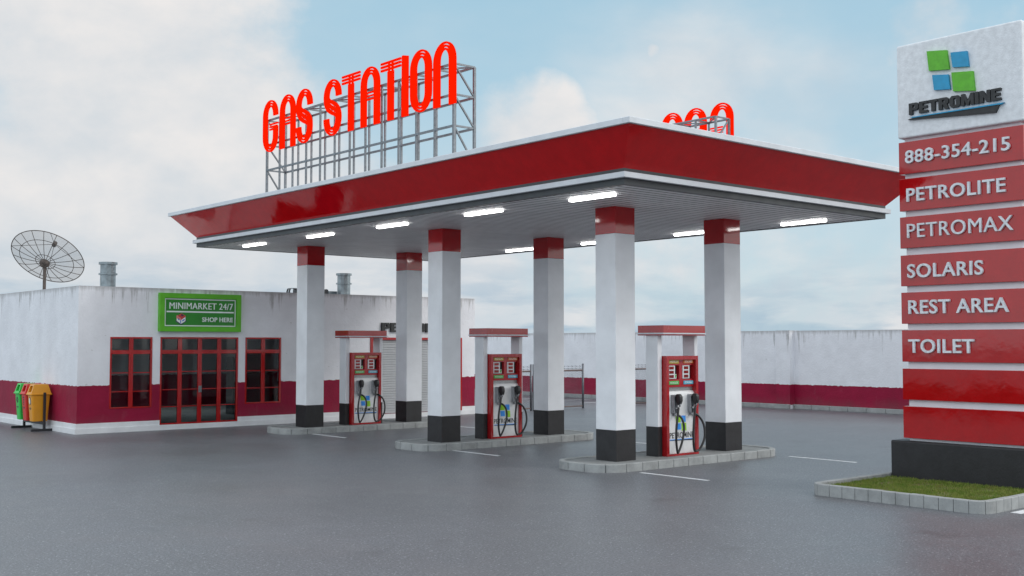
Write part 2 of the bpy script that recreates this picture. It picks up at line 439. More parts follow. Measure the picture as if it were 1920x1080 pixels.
for yc in CY:
    for xa in (17.140, 20.767):
        s = .6
        c = MB().box(xa, xa+s, yc, yc+s, .804, 4.982).build('column', 'white_render', can, .006, 1)
        MB().box(xa-.001, xa+s+.001, yc-.001, yc+s+.001, 4.982, ZS+.012).build('cap', 'cap_red', c, .004, 1)
        MB().box(xa-.002, xa+s+.002, yc-.002, yc+s+.002, .14, .804).build('base', 'column_black', c, .006, 1)

rows = (('front', 15.66), ('rear', 22.76))
ys = (15.81, 19.23, 22.78, 26.17, 29.88)
pl = ('above the island nearest the price sign', 'second from the price sign end', 'in the middle of its row', 'second from the shop end', 'at the shop end')
proto = None
for rn, x in rows:
    for y, p in zip(ys, pl):
        lab = 'white glowing ceiling strip light, %s row, %s' % (rn, p)
        if proto is None:
            t = thing('ceiling_light', (x, y, ZS), lab, 'ceiling light', 'strip lights under the canopy')
            MB().box(x-.05, x+.05, y-.59, y+.59, ZS-.0045, ZS+.011).build('housing', 'trim_white', t)
            mb = MB()
            mb.prism([(x-.058, ZS-.004), (x+.058, ZS-.004), (x+.058, ZS-.030), (x+.045, ZS-.042), (x-.045, ZS-.042), (x-.058, ZS-.030)], lambda q, k: (q[0], y-.61+1.22*k, q[1]))
            mb.build('diffuser', 'led', t); proto = t
        else:
            c = copy_tree(proto); c.location = (x, y, ZS); c['label'] = lab

# ------------------------------------------------------------------ lit roof sign
W = .795
def strands(): return range(3)
SW, AV, TH = .078, .068, .042       # strand width, vertical step of the arcs, arc thickness at the apex
def arch(polys, x0, x1, zc, b, up=1, full=True):
    cx = (x0+x1)/2; A = (x1-x0)/2
    for k in strands():
        ao, bo = A-SW*k, b-AV*k; ai, bi = A-SW*(k+1), b-AV*k-TH; n = 14
        out = [(cx+ao*math.cos(math.pi*i/n), zc+up*bo*math.sin(math.pi*i/n)) for i in range(n+1)]
        inn = [(cx+ai*math.cos(math.pi*i/n), zc+up*bi*math.sin(math.pi*i/n)) for i in range(n+1)]
        for i in range(n): polys.append([out[i], out[i+1], inn[i+1], inn[i]])
def rect(polys, x0, x1, z0, z1): polys.append([(x0,z0),(x1,z0),(x1,z1),(x0,z1)])
SB = .234; BB = .42; HT = 1.4
def glyph(ch):
    P = []; w = W
    if ch in 'AN':
        arch(P, 0, w, HT-BB, BB)
        rect(P, 0, SB, 0, HT-BB); rect(P, w-SB, w, 0, HT-BB)
        if ch == 'A':
            for z in (.86, .78, .70): rect(P, SB, w-SB, z-.09, z-.055)
    elif ch == 'O':
        arch(P, 0, w, HT-BB, BB); arch(P, 0, w, BB, BB, -1)
        rect(P, 0, SB, BB, HT-BB); rect(P, w-SB, w, BB, HT-BB)
    elif ch == 'G':
        arch(P, 0, w, HT-BB, BB); arch(P, 0, w, BB, BB, -1)
        rect(P, 0, SB, BB, HT-BB); rect(P, w-SB, w, HT-BB-.02, HT-BB); rect(P, w-SB, w, BB, .66)
        for k, z in enumerate((.74, .67, .60)): rect(P, .36, w-.03*k, z-.02, z+.018)
    elif ch == 'S':
        arch(P, 0, w, HT-BB, BB); arch(P, 0, w, BB, BB, -1)
        rect(P, w-SB, w, HT-BB-.02, HT-BB); rect(P, 0, SB, BB, BB+.02)
        for k in strands():
            def bez(x, o, t):
                p = ((x, HT-BB), (x, .70+o), (x+w-SB, .70+o), (x+w-SB, BB)); u = 1-t
                return tuple(u**3*p[0][i]+3*u*u*t*p[1][i]+3*u*t*t*p[2][i]+t**3*p[3][i] for i in (0,1))
            # the strand on the left outside ends as the inner strand of the lower bowl
            xl = k*SW; n = 14
            lo_ = [bez(xl, (k-1)*.13-.06, i/n) for i in range(n+1)]; up_ = [bez(xl+SW, (k-1)*.13+.03, i/n) for i in range(n+1)]
            for i in range(n): P.append([lo_[i], lo_[i+1], up_[i+1], up_[i]])
    elif ch == 'T':
        for z in (1.36, 1.28, 1.20): rect(P, .0, w, z-.024, z+.024)
        rect(P, w/2-.117, w/2+.117, 0, 1.14); rect(P, w/2-.09, w/2-.05, 1.14, 1.34); rect(P, w/2+.05, w/2+.09, 1.14, 1.34)
    elif ch == 'I':
        for k in strands(): rect(P, k*.078, k*.078+.077, 0, 1.4-.018*k)
    return P
TX0, TX1 = 14.60, 15.20; TY0, TY1 = 18.94, 27.24
def roof_sign(name, label):
    t = thing(name, ((TX0+TX1)/2, (TY0+TY1)/2, 6.5), label, 'roof sign', 'lit word signs on the canopy roof')
    mb = MB(); b = .042; levels = (7.31, 7.99, 8.66); xs = (TX0+.02, TX1-.02)
    n = 12; yp = [TY0+.02+(TY1-TY0-.04)*i/n for i in range(n+1)]
    for x in xs:
        for y in yp: mb.bar((x, y, 6.50), (x, y, 8.66), b if y not in (yp[0], yp[-1]) else b*1.3)
        for z in levels: mb.bar((x+.0007, yp[0], z), (x+.0007, yp[-1], z), b*1.08)
    for i, y in enumerate(yp):
        mb.bar((xs[0], y, 8.661), (xs[1], y, 8.661), b*.9)
        if i < n:
            a, c = (xs if i % 2 else xs[::-1]); mb.bar((a, y, 8.659), (c, yp[i+1], 8.659), b*.7)
    for y in (yp[0], yp[-1]):
        for z in levels[:2]: mb.bar((xs[0], y, z+.001), (xs[1], y, z+.001), b*.95)
        zz = (8.66, 7.99, 7.31, 6.52)
        for za, zc in zip(zz, zz[1:]): mb.bar((xs[0], y, za), (xs[1], y, zc), b*.85)
    mb.build('truss_frame', 'steel', t)
    word = (('G',27.33),('A',26.41),('S',25.555),('S',24.19),('T',23.35),('A',22.51),('T',21.665),('I',20.81),('O',20.485),('N',19.615))
    for ch, yl in word:
        mb = MB()
        for k, P in enumerate(glyph(ch)):
            mb.prism(P, lambda p, q: (14.525 if q == 0 else 14.565, yl-.022-p[0], 7.765+p[1]))
        mb.build('letter', 'neon_red', t)
    return t
rs = roof_sign('roof_sign', 'glowing red GAS STATION letters on steel truss at the near roof edge')
c = copy_tree(rs); c.location = (38.53-rs.location.x, 46.14-rs.location.y, 6.5); c.rotation_euler.z = math.pi
c['label'] = 'red letters seen from behind, mostly hidden by the right roof edge'

# ------------------------------------------------------------------ shop
bx0, bx1, by0, by1, BT = 11.749, 26.58, 33.156, 43.6, 4.333
T_ = .22
shop = thing('shop_building', (bx0, by0, 0), 'low white rendered shop building with maroon band, red windows and roller shutter', 'building')
openings = [(12.70, 14.00, .70, 2.836), (14.25, 16.85, .16, 2.838), (17.10, 18.395, .70, 2.838), (21.89, 25.96, .16, 2.852)]
mb = MB(); x = bx0
def wpanel(a, b, z0, z1): mb.box(a, b, by0, by0+T_, z0, z1)
for (a, b, z0, z1) in openings:
    wpanel(x, a, .0, BT)
    if z0 > 0: wpanel(a, b, .0, z0)
    wpanel(a, b, z1, BT); x = b
wpanel(x, bx1, .0, BT)
mb.box(bx0, bx0+T_, by0+T_, by1, .0, BT); mb.box(bx1-T_, bx1, by0+T_, by1, .0, BT); mb.box(bx0+T_, bx1-T_, by1-T_, by1, .0, BT)
mb.build('wall', 'stucco_shop', shop)
ra, rb, rc, rd = bx0+T_-.01, bx1-T_+.01, by0+T_-.01, by1-T_+.01; mb = MB(); sk = (14.0, 21.0, 36.6, 41.0)
mb.box(ra, rb, rc, sk[2], 3.95, 4.08); mb.box(ra, rb, sk[3], rd, 3.95, 4.08); mb.box(ra, sk[0], sk[2], sk[3], 3.95, 4.08); mb.box(sk[1], rb, sk[2], sk[3], 3.95, 4.08)
rf_ = mb.build('roof', 'roof_felt', shop)
MB().box(sk[0]+.002, sk[1]-.002, sk[2]+.002, sk[3]-.002, 4.03, 4.04).build('added_rooflight', 'clear_glass', rf_)  # glazed roof opening added only to brighten the shop inside
MB().box(bx0+T_-.01, bx1-T_+.01, by0+T_-.01, by1-T_+.01, .10, .158).build('shop_floor', 'concrete_pave', shop)
mb = MB()     # plinth with two steps, butted around the corners, broken at the openings above z .16
for p, z0, z1 in ((.055, 0, .155), (.03, .155, .30)):
    segs = [(bx0-p, bx1+p)] if z0 == 0 else [(bx0-p, 14.25), (16.85, 21.89), (25.96, bx1+p)]
    for a, b in segs: mb.box(a, b, by0-p, by0-.0, z0, z1)
    mb.box(bx0-p, bx0, by0, by1, z0, z1); mb.box(bx1, bx1+p, by0, by1, z0, z1)
mb.build('plinth', 'plinth_white', shop)

def glazed(name, x0, x1, z0, z1, cols, bars, door=False, transom=2.38, label=None):
    """red frame with wide mullions, one thick transom, thin glazing bars and dark panes"""
    y0 = by0-.012; fw = .055; fr = MB(); d = .09
    fr.box(x0, x1, y0, y0+d, z1-fw, z1); fr.box(x0, x1, y0, y0+d, z0, z0+fw*.8)
    fr.box(x0, x0+fw, y0, y0+d, z0+fw*.8, z1-fw); fr.box(x1-fw, x1, y0, y0+d, z0+fw*.8, z1-fw)
    mw = .13; pan = (x1-x0-2*fw-(cols-1)*mw)/cols; xs = []
    for i in range(cols):
        a = x0+fw+i*(pan+mw); xs.append((a, a+pan))
        if i < cols-1: fr.box(a+pan, a+pan+mw, y0+.014, y0+.08, z0+fw*.8, z1-fw)
    for a, b in xs:
        fr.box(a, b, y0+.016, y0+.078, transom-.06, transom+.06)
        for z in bars: fr.box(a, b, y0+.03, y0+.07, z-.014, z+.014)
    o = fr.build(name, 'frame_red', shop, .004, 1)
    if label: o['label'] = label
    g = MB()
    for a, b in xs: g.box(a, b, y0+.046, y0+.052, z0+fw*.8, transom-.06); g.box(a, b, y0+.046, y0+.052, transom+.06, z1-fw)
    g.build('pane', 'dark_glass', o)
    if door:
        h = MB(); xm = (x0+x1)/2
        h.box(xm-.05, xm-.008, y0-.035, y0-.012, 1.12, 1.32); h.box(xm+.008, xm+.05, y0-.035, y0-.012, 1.12, 1.32)
        h.box(xm-.045, xm-.02, y0-.012, y0+.02, 1.2, 1.24); h.box(xm+.02, xm+.045, y0-.012, y0+.02, 1.2, 1.24)
        h.build('handle', 'galvanised', o, .004, 1)
glazed('window', 12.70, 14.00, .70, 2.836, 2, (1.76, 1.20), label='two column red window left of the door')
glazed('door', 14.25, 16.85, .16, 2.838, 4, (1.77, 1.22, .70), True)
glazed('window', 17.10, 18.395, .70, 2.838, 2, (1.76, 1.20), label='two column red window right of the door')
mb = MB(); y0 = by0-.03
mb.box(21.89, 25.96, y0, y0+.14, 2.765, 2.852); mb.box(21.89, 22.0, y0, y0+.14, .16, 2.765); mb.box(25.85, 25.96, y0, y0+.14, .16, 2.765)
sf = mb.build('shutter_frame', 'frame_red', shop, .004, 1)
mb = MB(); z = .165
while z < 2.76:
    z2 = min(z+.085, 2.765)
    mb.prism([(by0+.075, z), (by0+.075, z2), (by0+.052, z2-.004), (by0+.046, z2-.012), (by0+.046, z+.012), (by0+.052, z+.004)], lambda p, k: (22.0+3.85*k, p[0], p[1]))
    z += .0865
mb.build('roller_shutter', 'shutter', shop)
# things standing in the shop, seen dimly through the panes
t = thing('storage_cabinet', (18.55, 36.6, .16), 'dark blue cabinet with louvres seen through the right shop window', 'cabinet')
MB().box(18.3, 18.8, 36.4, 36.9, .158, 2.15).build('body', 'cabinet', t, .01, 1)
mb = MB()
for k in range(9): mb.box(18.33, 18.77, 36.37, 36.397, 1.55+k*.06, 1.575+k*.06)
mb.build('louvre', 'steel_black', t)

t = thing('wall_sign', (24, by0, 3.05), 'black raised brand lettering on the white wall above the roller shutter', 'lettering')
for L in brand_letters():
    mb = MB()
    for P in L: mb.prism(P, lambda p, k: (22.335+3.29*p[0], by0+.01-.09*(1-k), 3.05+.325*p[1]))
    mb.build('letter', 'logo_black', t)

t = thing('shop_sign', (15.51, by0, 3.0), 'green framed MINIMARKET 24/7 SHOP HERE board above the shop door', 'sign')
sx0, sx1, sz0, sz1 = 14.16, 16.862, 3.008, 4.192
mb = MB(); y0, y1 = by0-.16, by0-.0
w = .15
mb.box(sx0, sx1, y0, y1, sz1-w, sz1); mb.box(sx0, sx1, y0, y1, sz0, sz0+w); mb.box(sx0, sx0+w, y0, y1, sz0+w, sz1-w); mb.box(sx1-w, sx1, y0, y1, sz0+w, sz1-w)
mb.build('frame', 'sign_green', t)
yb = by0-.10
MB().box(sx0+w, sx1-w, yb, by0-.002, sz0+w, sz1-w).build('board', 'sign_deep', t)
mb = MB(); ya, yc_ = yb-.006, yb+.001; i0, i1, j0, j1 = sx0+w+.02, sx1-w-.02, sz0+w+.015, sz1-w-.015; q_ = .032
mb.box(i0, i1, ya, yc_, j1-q_, j1); mb.box(i0, i1, ya, yc_, j0, j0+q_); mb.box(i0, i0+q_, ya, yc_, j0+q_, j1-q_); mb.box(i1-q_, i1, ya, yc_, j0+q_, j1-q_)
mb.box(i0+.06, i1-.06, ya, yc_, 3.60, 3.645)
mb.build('border', 'sign_white', t)
mb = MB()
put_text(mb, 'MINIMARKET 24/7', lambda u, v, k: (sx0+.315+u*2.115, yb-.03*k, 3.705+.20*v), 0, 1.05)
mb.build('lettering', 'sign_white', t); mb = MB()
put_text(mb, 'SHOP HERE', lambda u, v, k: (sx0+1.395+u*1.035, yb-.03*k, 3.315+.145*v), .010, 1.05)
mb.build('lettering', 'sign_white', t)
mb = MB(); cxi, czi = sx0+.70, 3.40; s_ = .19
def iso(pts, mi, lay): mb.prism([(cxi+a*s_, czi+b*s_) for a, b in pts], lambda p, k: (p[0], yb-.002-.003*lay if k == 0 else yb+.002, p[1]), mi)
iso([(-1,-.35),(0,-1),(1,-.35),(0,.3)], 0, 1)
iso([(-.75,-.35),(0,-.8),(0,-.1),(-.75,.3)], 1, 2); iso([(.02,-.8),(.75,-.35),(.75,.35),(.02,-.1)], 1, 2)
iso([(-.82,.15),(0,-.25),(0,.15),(-.3,.55),(-.75,.6)], 3, 3); iso([(.02,-.15),(.75,.35),(.8,.5),(.02,.1)], 2, 3)
iso([(-.6,.5),(0,.1),(.75,.5),(.05,.9)], 2, 4); iso([(-.1,.62),(.1,.42),(.5,.55),(.1,.8)], 0, 5)
iso([(-.55,-.12),(-.3,-.25),(-.3,.0),(-.55,.1)], 4, 3); iso([(.2,-.42),(.6,-.2),(.6,.02),(.2,-.2)], 4, 3); iso([(-.15,-.65),(-.02,-.72),(-.02,-.25),(-.15,-.2)], 4, 3)
mb.build('shop_picture', ['shop_navy', 'sign_white', 'shop_red', 'shop_pink', 'shop_blue'], t)

def roof_vent(x, label):
    t = thing('roof_vent', (x, 35.16, 4.08), label, 'vent pipe', 'metal vents on the shop roof')
    c = (x, 35.16, 0); n = 12
    MB().lathe(c, [(0,4.08),(.235,4.08),(.235,5.13),(0,5.13)], n, 0, False).build('pipe', 'galvanised', t)
    MB().lathe(c, [(.2,5.125),(.285,5.125),(.285,5.20),(0,5.21)], n, 0, False).build('top_flange', 'galvanised', t)
    MB().lathe(c, [(.236,4.80),(.285,4.80),(.285,4.85),(.236,4.85)], n, 0, False).build('flange', 'galvanised', t)
roof_vent(13.36, 'grey round metal vent on the roof beside the satellite dish')
roof_vent(22.05, 'grey round metal vent on the roof behind the leftmost columns')
t = thing('air_conditioner', (20.9, 35.6, 4.08), 'dark low air conditioner with bent pipes, its top just above the parapet', 'air conditioner')
MB().box(20.36, 21.45, 35.3, 35.9, 4.08, 4.60).build('housing', 'steel_black', t, .02, 1)
MB().box(21.55, 21.92, 35.4, 35.8, 4.08, 4.55).build('duct_box', 'galvanised', t, .01, 1)
for y in (35.45, 35.6):
    MB().tube([(19.97, y, 4.08), (19.97, y, 4.50), (20.0, y, 4.58), (20.08, y, 4.62), (20.36, y, 4.62-.04)], .03, 6).build('pipe', 'steel_black', t)
mb = MB()
mb.tube([(21.45, 35.5, 4.55), (21.5, 35.5, 4.60), (21.56, 35.5, 4.59), (21.6, 35.5, 4.5)], .03, 6)
mb.build('pipe', 'steel_black', t)

# satellite dish
def dish():
    base = Vector((13.25, 40.8, 4.08)); hub = Vector((13.25, 40.8, 5.49))
    t = thing('satellite_dish', base, 'rusty wire mesh satellite dish on a pole on the shop roof', 'satellite dish')
    az = R(18.0)   # from the camera towards the dish
    away = Vector((math.sin(az), math.cos(az), 0)); right = Vector((math.cos(az), -math.sin(az), 0)); up = Vector((0,0,1))
    ax = (right*.325 + up*.745 + away*.58).normalized()
    u = ax.cross(Vector((0,0,1))).normalized(); v = ax.cross(u).normalized()
    Rr, dep = 1.27, .27; hub2 = hub + ax*.03
    def P(r, a): return hub2 + ax*(dep*(r/Rr)**2) + (u*math.cos(a)+v*math.sin(a))*r
    MB().tube([base, hub - Vector((0,0,.02))], .055, 10).build('pole', 'rust', t)
    MB().tube([hub - ax*.16, hub - ax*.08, hub + ax*.02, hub + ax*.05], [.10, .17, .17, .12], 12).build('hub', 'rust', t)
    mb = MB(); n = 18
    for k in range(n):
        a = 2*math.pi*k/n + .1; mb.tube([P(.1+(Rr-.1)*i/8, a) for i in range(9)], .011, 5)
    for r, w in ((Rr, .016), (Rr*.74, .011), (Rr*.27, .011)):
        mb.tube([P(r, 2*math.pi*i/64) for i in range(65)], w, 5, cap=False)
    mb.build('ribs', 'rust', t)
    m, k = 48, 8; vs = []; fs = []
    for i in range(k+1):
        for j in range(m): vs.append(P(.1+(Rr-.1)*i/k, 2*math.pi*j/m) + ax*.004)
    for i in range(k):
        for j in range(m): fs.append((i*m+j, i*m+(j+1) % m, (i+1)*m+(j+1) % m, (i+1)*m+j))
    MB().add(vs, fs, 0, True).build('reflector', 'wire_gauze', t)
    feed = hub + ax*.95
    MB().tube([feed-ax*.08, feed+ax*.10], .075, 12).build('feed_horn', 'rust', t)
    mb = MB()
    for k in range(4):
        mb.tube([P(Rr, 2*math.pi*k/4+.45), feed], .009, 5)
    mb.build('feed_struts', 'rust', t)
dish()

# ------------------------------------------------------------------ recycling bins and rack
def litter_bin(name, y0, mat, label, mark):
    y1 = y0+.46; xa, xb = 11.09, 11.70
    t = thing(name, ((xa+xb)/2, (y0+y1)/2, .27), label, 'bin', 'colour coded bins in a rack by the shop wall')
    def frus(mb, z0, z1, i0, i1):
        vs = []
        for z, i in ((z0, i0), (z1, i1)):
            P = rrect(xa+i, xb-i, y0+i*.8, y1-i*.8, .05, 4); vs += [(p[0], p[1], z) for p in P]; n = len(P)
        fs = [tuple(range(n-1,-1,-1)), tuple(range(n, 2*n))] + [(i, (i+1) % n, n+(i+1) % n, n+i) for i in range(n)]
        mb.add(vs, fs)
    mb = MB(); frus(mb, .285, 1.085, .085, .03); mb.build('body', mat, t, .012, 2)
    # lid with a real opening in the side facing the yard
    P0 = (xa+.012, xb-.012, y0+.01, y1-.01); P1 = (xa+.10, xb-.10, y0+.05, y1-.05); zl, zh = 1.12, 1.405
    mb = MB(); frus(mb, 1.085, 1.12, -.018, -.018)
    mb.build('rim', mat, t, .008, 1)
    mb = MB(); q = lambda a, b, k: a+(b-a)*k
    def lid(z, ins=0.):
        k = (z-zl)/(zh-zl); return [q(P0[i], P1[i], k) + (ins if i in (0,2) else -ins) for i in range(4)]
    def wall4(mb, z0, z1, ins):
        A, B = lid(z0, ins), lid(z1, ins)
        vs = [(A[0],A[2],z0),(A[1],A[2],z0),(A[1],A[3],z0),(A[0],A[3],z0),(B[0],B[2],z1),(B[1],B[2],z1),(B[1],B[3],z1),(B[0],B[3],z1)]
        return vs
    vs = wall4(mb, zl, zh, 0)
    o0, o1 = zl+.05, zh-.05     # opening heights
    def fp(yk, z):              # point on the sloping opening side
        A = lid(z); return (A[0], q(A[2], A[3], yk), z)
    ring_o = [fp(0, zl), fp(1, zl), fp(1, zh), fp(0, zh)]; ring_i = [fp(.18, o0), fp(.82, o0), fp(.82, o1), fp(.18, o1)]
    deep = [(p[0]+.22, p[1], p[2]) for p in ring_i]
    V = vs + ring_i + deep
    F = [(0,1,5,4),(1,2,6,5),(2,3,7,6),(4,5,6,7),(0,3,2,1)]
    outer = [0,3,7,4]
    for i in range(4): F.append((outer[i], outer[(i+1) % 4], 8+(i+1) % 4, 8+i))
    for i in range(4): F.append((8+i, 8+(i+1) % 4, 12+(i+1) % 4, 12+i))
    F.append((12,13,14,15))
    mb.add(V, F); mb.build('lid', mat, t)
    yc = (y0+y1)/2; mk = MB()
    def fx(z): return xa + .03 + .055*(1.085-z)/.8 - .004
    def plate(pts, mi, lay=0): mk.prism(pts, lambda p, k: (fx(p[1])-.002*lay-(.001 if k == 0 else -.004), yc-p[0], p[1]), mi)
    if mark == 'recycle':
        for k in range(3):
            a = R(90+120*k); c, s2 = math.cos(a), math.sin(a)
            L = [(-.075,.03),(.02,.03),(.02,.01),(.065,.05),(.02,.09),(.02,.07),(-.055,.07)]
            plate([((x_*s2+y_*c)*1.0, .90+(-x_*c+y_*s2)*1.15) for x_, y_ in L], 0)
    elif mark == 'oval':
        plate([(.085*math.cos(R(a)), .90+.12*math.sin(R(a))) for a in range(0, 360, 24)], 0)
        plate([(.055*math.cos(R(a))-.01, .90+.10*math.sin(R(a))) for a in range(0, 360, 24)], 1, 2)
    else:
        for k in range(4): plate([(-.06+.012*k, 1.01-.07*k), (.06-.01*k, 1.01-.07*k), (.06-.01*k, .965-.07*k), (-.06+.012*k, .965-.07*k)], 0)
    plate([(-.08,.70),(.08,.70),(.08,.672),(-.08,.672)], 2); plate([(-.06,.655),(.06,.655),(.06,.64),(-.06,.64)], 2)
    mk.build('marking', ['panel_black', 'tag_white', 'panel_black'], t)
litter_bin('litter_bin', 35.13, 'bin_orange', 'orange plastic bin, nearest of the three by the shop wall', 'oval')
litter_bin('litter_bin', 35.73, 'bin_red', 'red plastic bin between the green and orange ones', 'words')
litter_bin('litter_bin', 36.33, 'bin_green', 'bright green plastic bin with black recycling arrows', 'recycle')
t = thing('bin_rack', (11.46, 36.0, 0), 'black steel rack carrying three bins beside the shop wall', 'rack')
for y in (35.055, 36.93):
    MB().box(11.43, 11.50, y-.03, y+.03, .07, 1.16).build('post', 'steel_black', t, .004, 1)
    MB().box(11.08, 11.86 if y < 36 else 11.68, y-.035, y+.035, 0, .07).build('foot', 'steel_black', t, .004, 1)
MB().box(11.43, 11.50, 35.085, 36.90, .19, .28).build('crossbar', 'steel_black', t, .004, 1)

# ------------------------------------------------------------------ fuel pumps
def pump_kiosk(yf, label):
    """yf: y of the front face"""
    xc = 19.308; z0 = .148
    t = thing('fuel_pump', (xc, yf+.28, z0), label, 'fuel pump', 'red fuel pumps under the canopy')
    X = lambda a: xc+a; Z = lambda a: .16+a; Y = lambda a: yf+a
    B = lambda mb, a, b, c, d, e, f, mi=0: mb.box(X(a), X(b), Y(c), Y(d), Z(e), Z(f), mi)
    D = .56; cab = MB()
    B(cab, -.535, -.455, 0, D, -.012, 2.20); B(cab, .455, .535, 0, D, -.012, 2.20)
    B(cab, -.455, .455, 0, D, 2.115, 2.20); B(cab, -.455, .455, 0, D, -.012, .035)
    B(cab, -.455, .455, .16, D-.16, .035, 2.115)
    # display board with two windows cut into it
    for f0, f1 in ((.075, .16), (D-.16, D-.075)):
        for a, b, e, f in ((-.455,.455,1.99,2.115), (-.455,.455,1.505,1.68), (-.455,-.415,1.68,1.99), (-.03,.065,1.68,1.99), (.44,.455,1.68,1.99)):
            B(cab, a, b, f0, f1, e, f)
    cab.build('cabinet', 'pump_red', t)
    g = MB(); B(g, -.452, .452, .11, .158, 1.36, 1.505); g.build('speckled_strip', 'pump_grey', t)
    # white service panel, its top rolled back
    prof = [(.16,.037),(.05,.037),(.045,1.30),(.055,1.36),(.08,1.40),(.12,1.425),(.158,1.43)]
    mb = MB(); mb.prism(prof, lambda p, k: (X(-.452+.904*k), Y(p[0]), Z(p[1]))); wp = mb.build('service_panel', 'pump_white', t)
    mb = MB(); mb.prism([(D-p[0], p[1]) for p in prof], lambda p, k: (X(-.452+.904*k), Y(p[0]), Z(p[1]))); mb.build('service_panel', 'pump_white', t)
    # emblem on the panel
    mb = MB(); yp_ = Y(.0475)
    def quad(pts, mi): mb.prism(pts, lambda p, k: (X(p[0]), yp_-.005*(1-k), Z(p[1])), mi)
    quad([(-.20,.87),(-.035,.865),(-.025,.72),(-.185,.72)], 0); quad([(-.01,.865),(.135,.865),(.145,.72),(.0,.72)], 1)
    quad([(-.18,.70),(-.03,.70),(-.02,.56),(-.165,.56)], 1); quad([(-.005,.70),(.155,.70),(.17,.53),(.01,.53)], 0)
    put_text(mb, 'PETROMINE', lambda u, v, k: (X(-.395+.80*u), yp_-.004*k, Z(.375+.125*v)), .006, 1., 2)
    quad([(-.40,.35),(.40,.35),(.40,.335),(-.40,.335)], 1); quad([(-.36,.333),(.39,.333),(.36,.305),(-.40,.325)], 2)
    mb.build('emblem', ['line_green', 'line_blue', 'logo_black'], t)
    # displays
    for sx, w_ in ((-.415, .385), (.065, .375)):
        mb = MB(); B(mb, sx, sx+w_, .158, .164, 1.68, 1.99); wdw = mb.build('display_window', 'panel_black', t)
        mb = MB(); pw_ = .235; x_ = sx+.02 if sx < 0 else sx+.03
        B(mb, x_, x_+pw_, .082, .158, 1.69, 1.985); disp = mb.build('display', 'panel_white', t, .004, 1)
        mb = MB(); dg = MB()
        for k in range(3):
            zz = 1.71+.094*k; B(mb, x_+.04, x_+pw_-.045, .079, .084, zz, zz+.066)
            for d_ in range(4):
                xx = x_+.047+d_*.036
                put_text(dg, '%d' % ((3*k+5*d_+2) % 10), lambda u, v, q2, xx=xx, zz=zz: (X(xx+.026*u), Y(.079-.003*q2), Z(zz+.014+.038*v)))
        mb.build('screen', 'screen_red', disp); dg.build('digits', 'digit', disp)
        if sx < 0:
            mb = MB(); B(mb, sx+.265, sx+.355, .13, .158, 1.69, 1.79); B(mb, sx+.285, sx+.335, .127, .131, 1.71, 1.765, 1); B(mb, sx+.30, sx+.345, .125, .128, 1.75, 1.78, 1)
            mb.build('sticker', ['tag_white', 'tag_green'], t)
    tags = ((-.385, 2.03, 'tag_yellow', 'PREMIUM'), (.105, 2.03, 'tag_orange', 'SOLARIS'), (-.385, 1.56, 'tag_green', 'PETROLITE'), (.105, 1.56, 'tag_blue', 'PETROMAX'))
    for a, e, m_, w_ in tags:
        mb = MB(); B(mb, a, a+.335, .062, .077, e, e+.082); tg = mb.build('grade_label', m_, t, .004, 1)
        mb = MB(); put_text(mb, w_, lambda u, v, k: (X(a+.04+.255*u), Y(.0635-.004*k), Z(e+.020+.042*v))); mb.build('lettering', 'tag_white', tg)
    # two nozzles with hoses
    hoses = (((-.30,.135,1.07),(-.345,.15,.9),(-.41,.16,.6),(-.40,.15,.3),(-.345,.13,.09),(-.30,.12,.08),(-.2,.11,.22),(-.11,.10,.42),(-.06,.08,.62),(-.09,.05,.80),(-.17,.0,.89),(-.25,-.04,.90)),
             ((.27,.135,1.07),(.21,.15,.85),(.165,.16,.55),(.175,.15,.25),(.235,.13,.09),(.31,.12,.075),(.42,.13,.12),(.545,.14,.30),(.59,.13,.48),(.585,.1,.66),(.53,.06,.79),(.44,.02,.88),(.33,-.03,.905)))
    for (cx, hs) in ((-.27, hoses[0]), (.29, hoses[1])):
        mb = MB(); B(mb, cx-.085, cx+.055, -.0, .045, .93, 1.34); B(mb, cx-.085, cx-.062, -.05, .0, .93, 1.34); B(mb, cx+.032, cx+.055, -.05, .0, .93, 1.34); B(mb, cx-.04, cx+.035, -.06, -.002, 1.02, 1.06)
        hp = mb.build('holster', 'holster', t, .006, 1)
        mb = MB(); mb.tube([(X(cx-.01), Y(.02), Z(.90)), (X(cx-.01), Y(-.06), Z(.90))], .035, 10); mb.build('hose_outlet', 'holster', hp)
        nz = MB()
        prof = [(-.05,1.32),(-.07,1.36),(-.15,1.36),(-.195,1.31),(-.20,1.22),(-.165,1.13),(-.11,1.11),(-.06,1.20)]
        nz.prism(prof, lambda p, k: (X(cx-.05+.10*k), Y(p[0]), Z(p[1])))
        n_ = nz.build('nozzle', 'rubber', t, .022, 3)
        mb = MB(); mb.tube([(X(cx), Y(-.12), Z(1.30)), (X(cx), Y(-.05), Z(1.32)), (X(cx), Y(.02), Z(1.25))], .016, 8)
        mb.tube([(X(cx), Y(-.15), Z(1.16)), (X(cx-.005), Y(-.14), Z(1.08))], .022, 10); mb.build('spout', 'holster', n_)
        pts = [Vector((X(a), Y(-b), Z(c_))) for a, b, c_ in hs]
        sm = []
        for i in range(len(pts)-1):
            p0, p1, p2, p3 = pts[max(i-1,0)], pts[i], pts[i+1], pts[min(i+2, len(pts)-1)]
            for k in range(5):
                u = k/5; sm.append(.5*((2*p1)+(-p0+p2)*u+(2*p0-5*p1+4*p2-p3)*u*u+(-p0+3*p1-3*p2+p3)*u**3))
        sm.append(pts[-1])
        MB().tube(sm, .025, 8).build('hose', 'rubber', t)
    # side posts and little roof
    for a, b in ((-.69, -.555), (.555, .665)):
        mb = MB(); B(mb, a, b, .125, .475, .64, 2.67); po = mb.build('post', 'white_render', t, .004, 1)
        mb = MB(); B(mb, a-.002, b+.002, .123, .477, -.012, .64); mb.build('post_base', 'column_black', po, .004, 1)
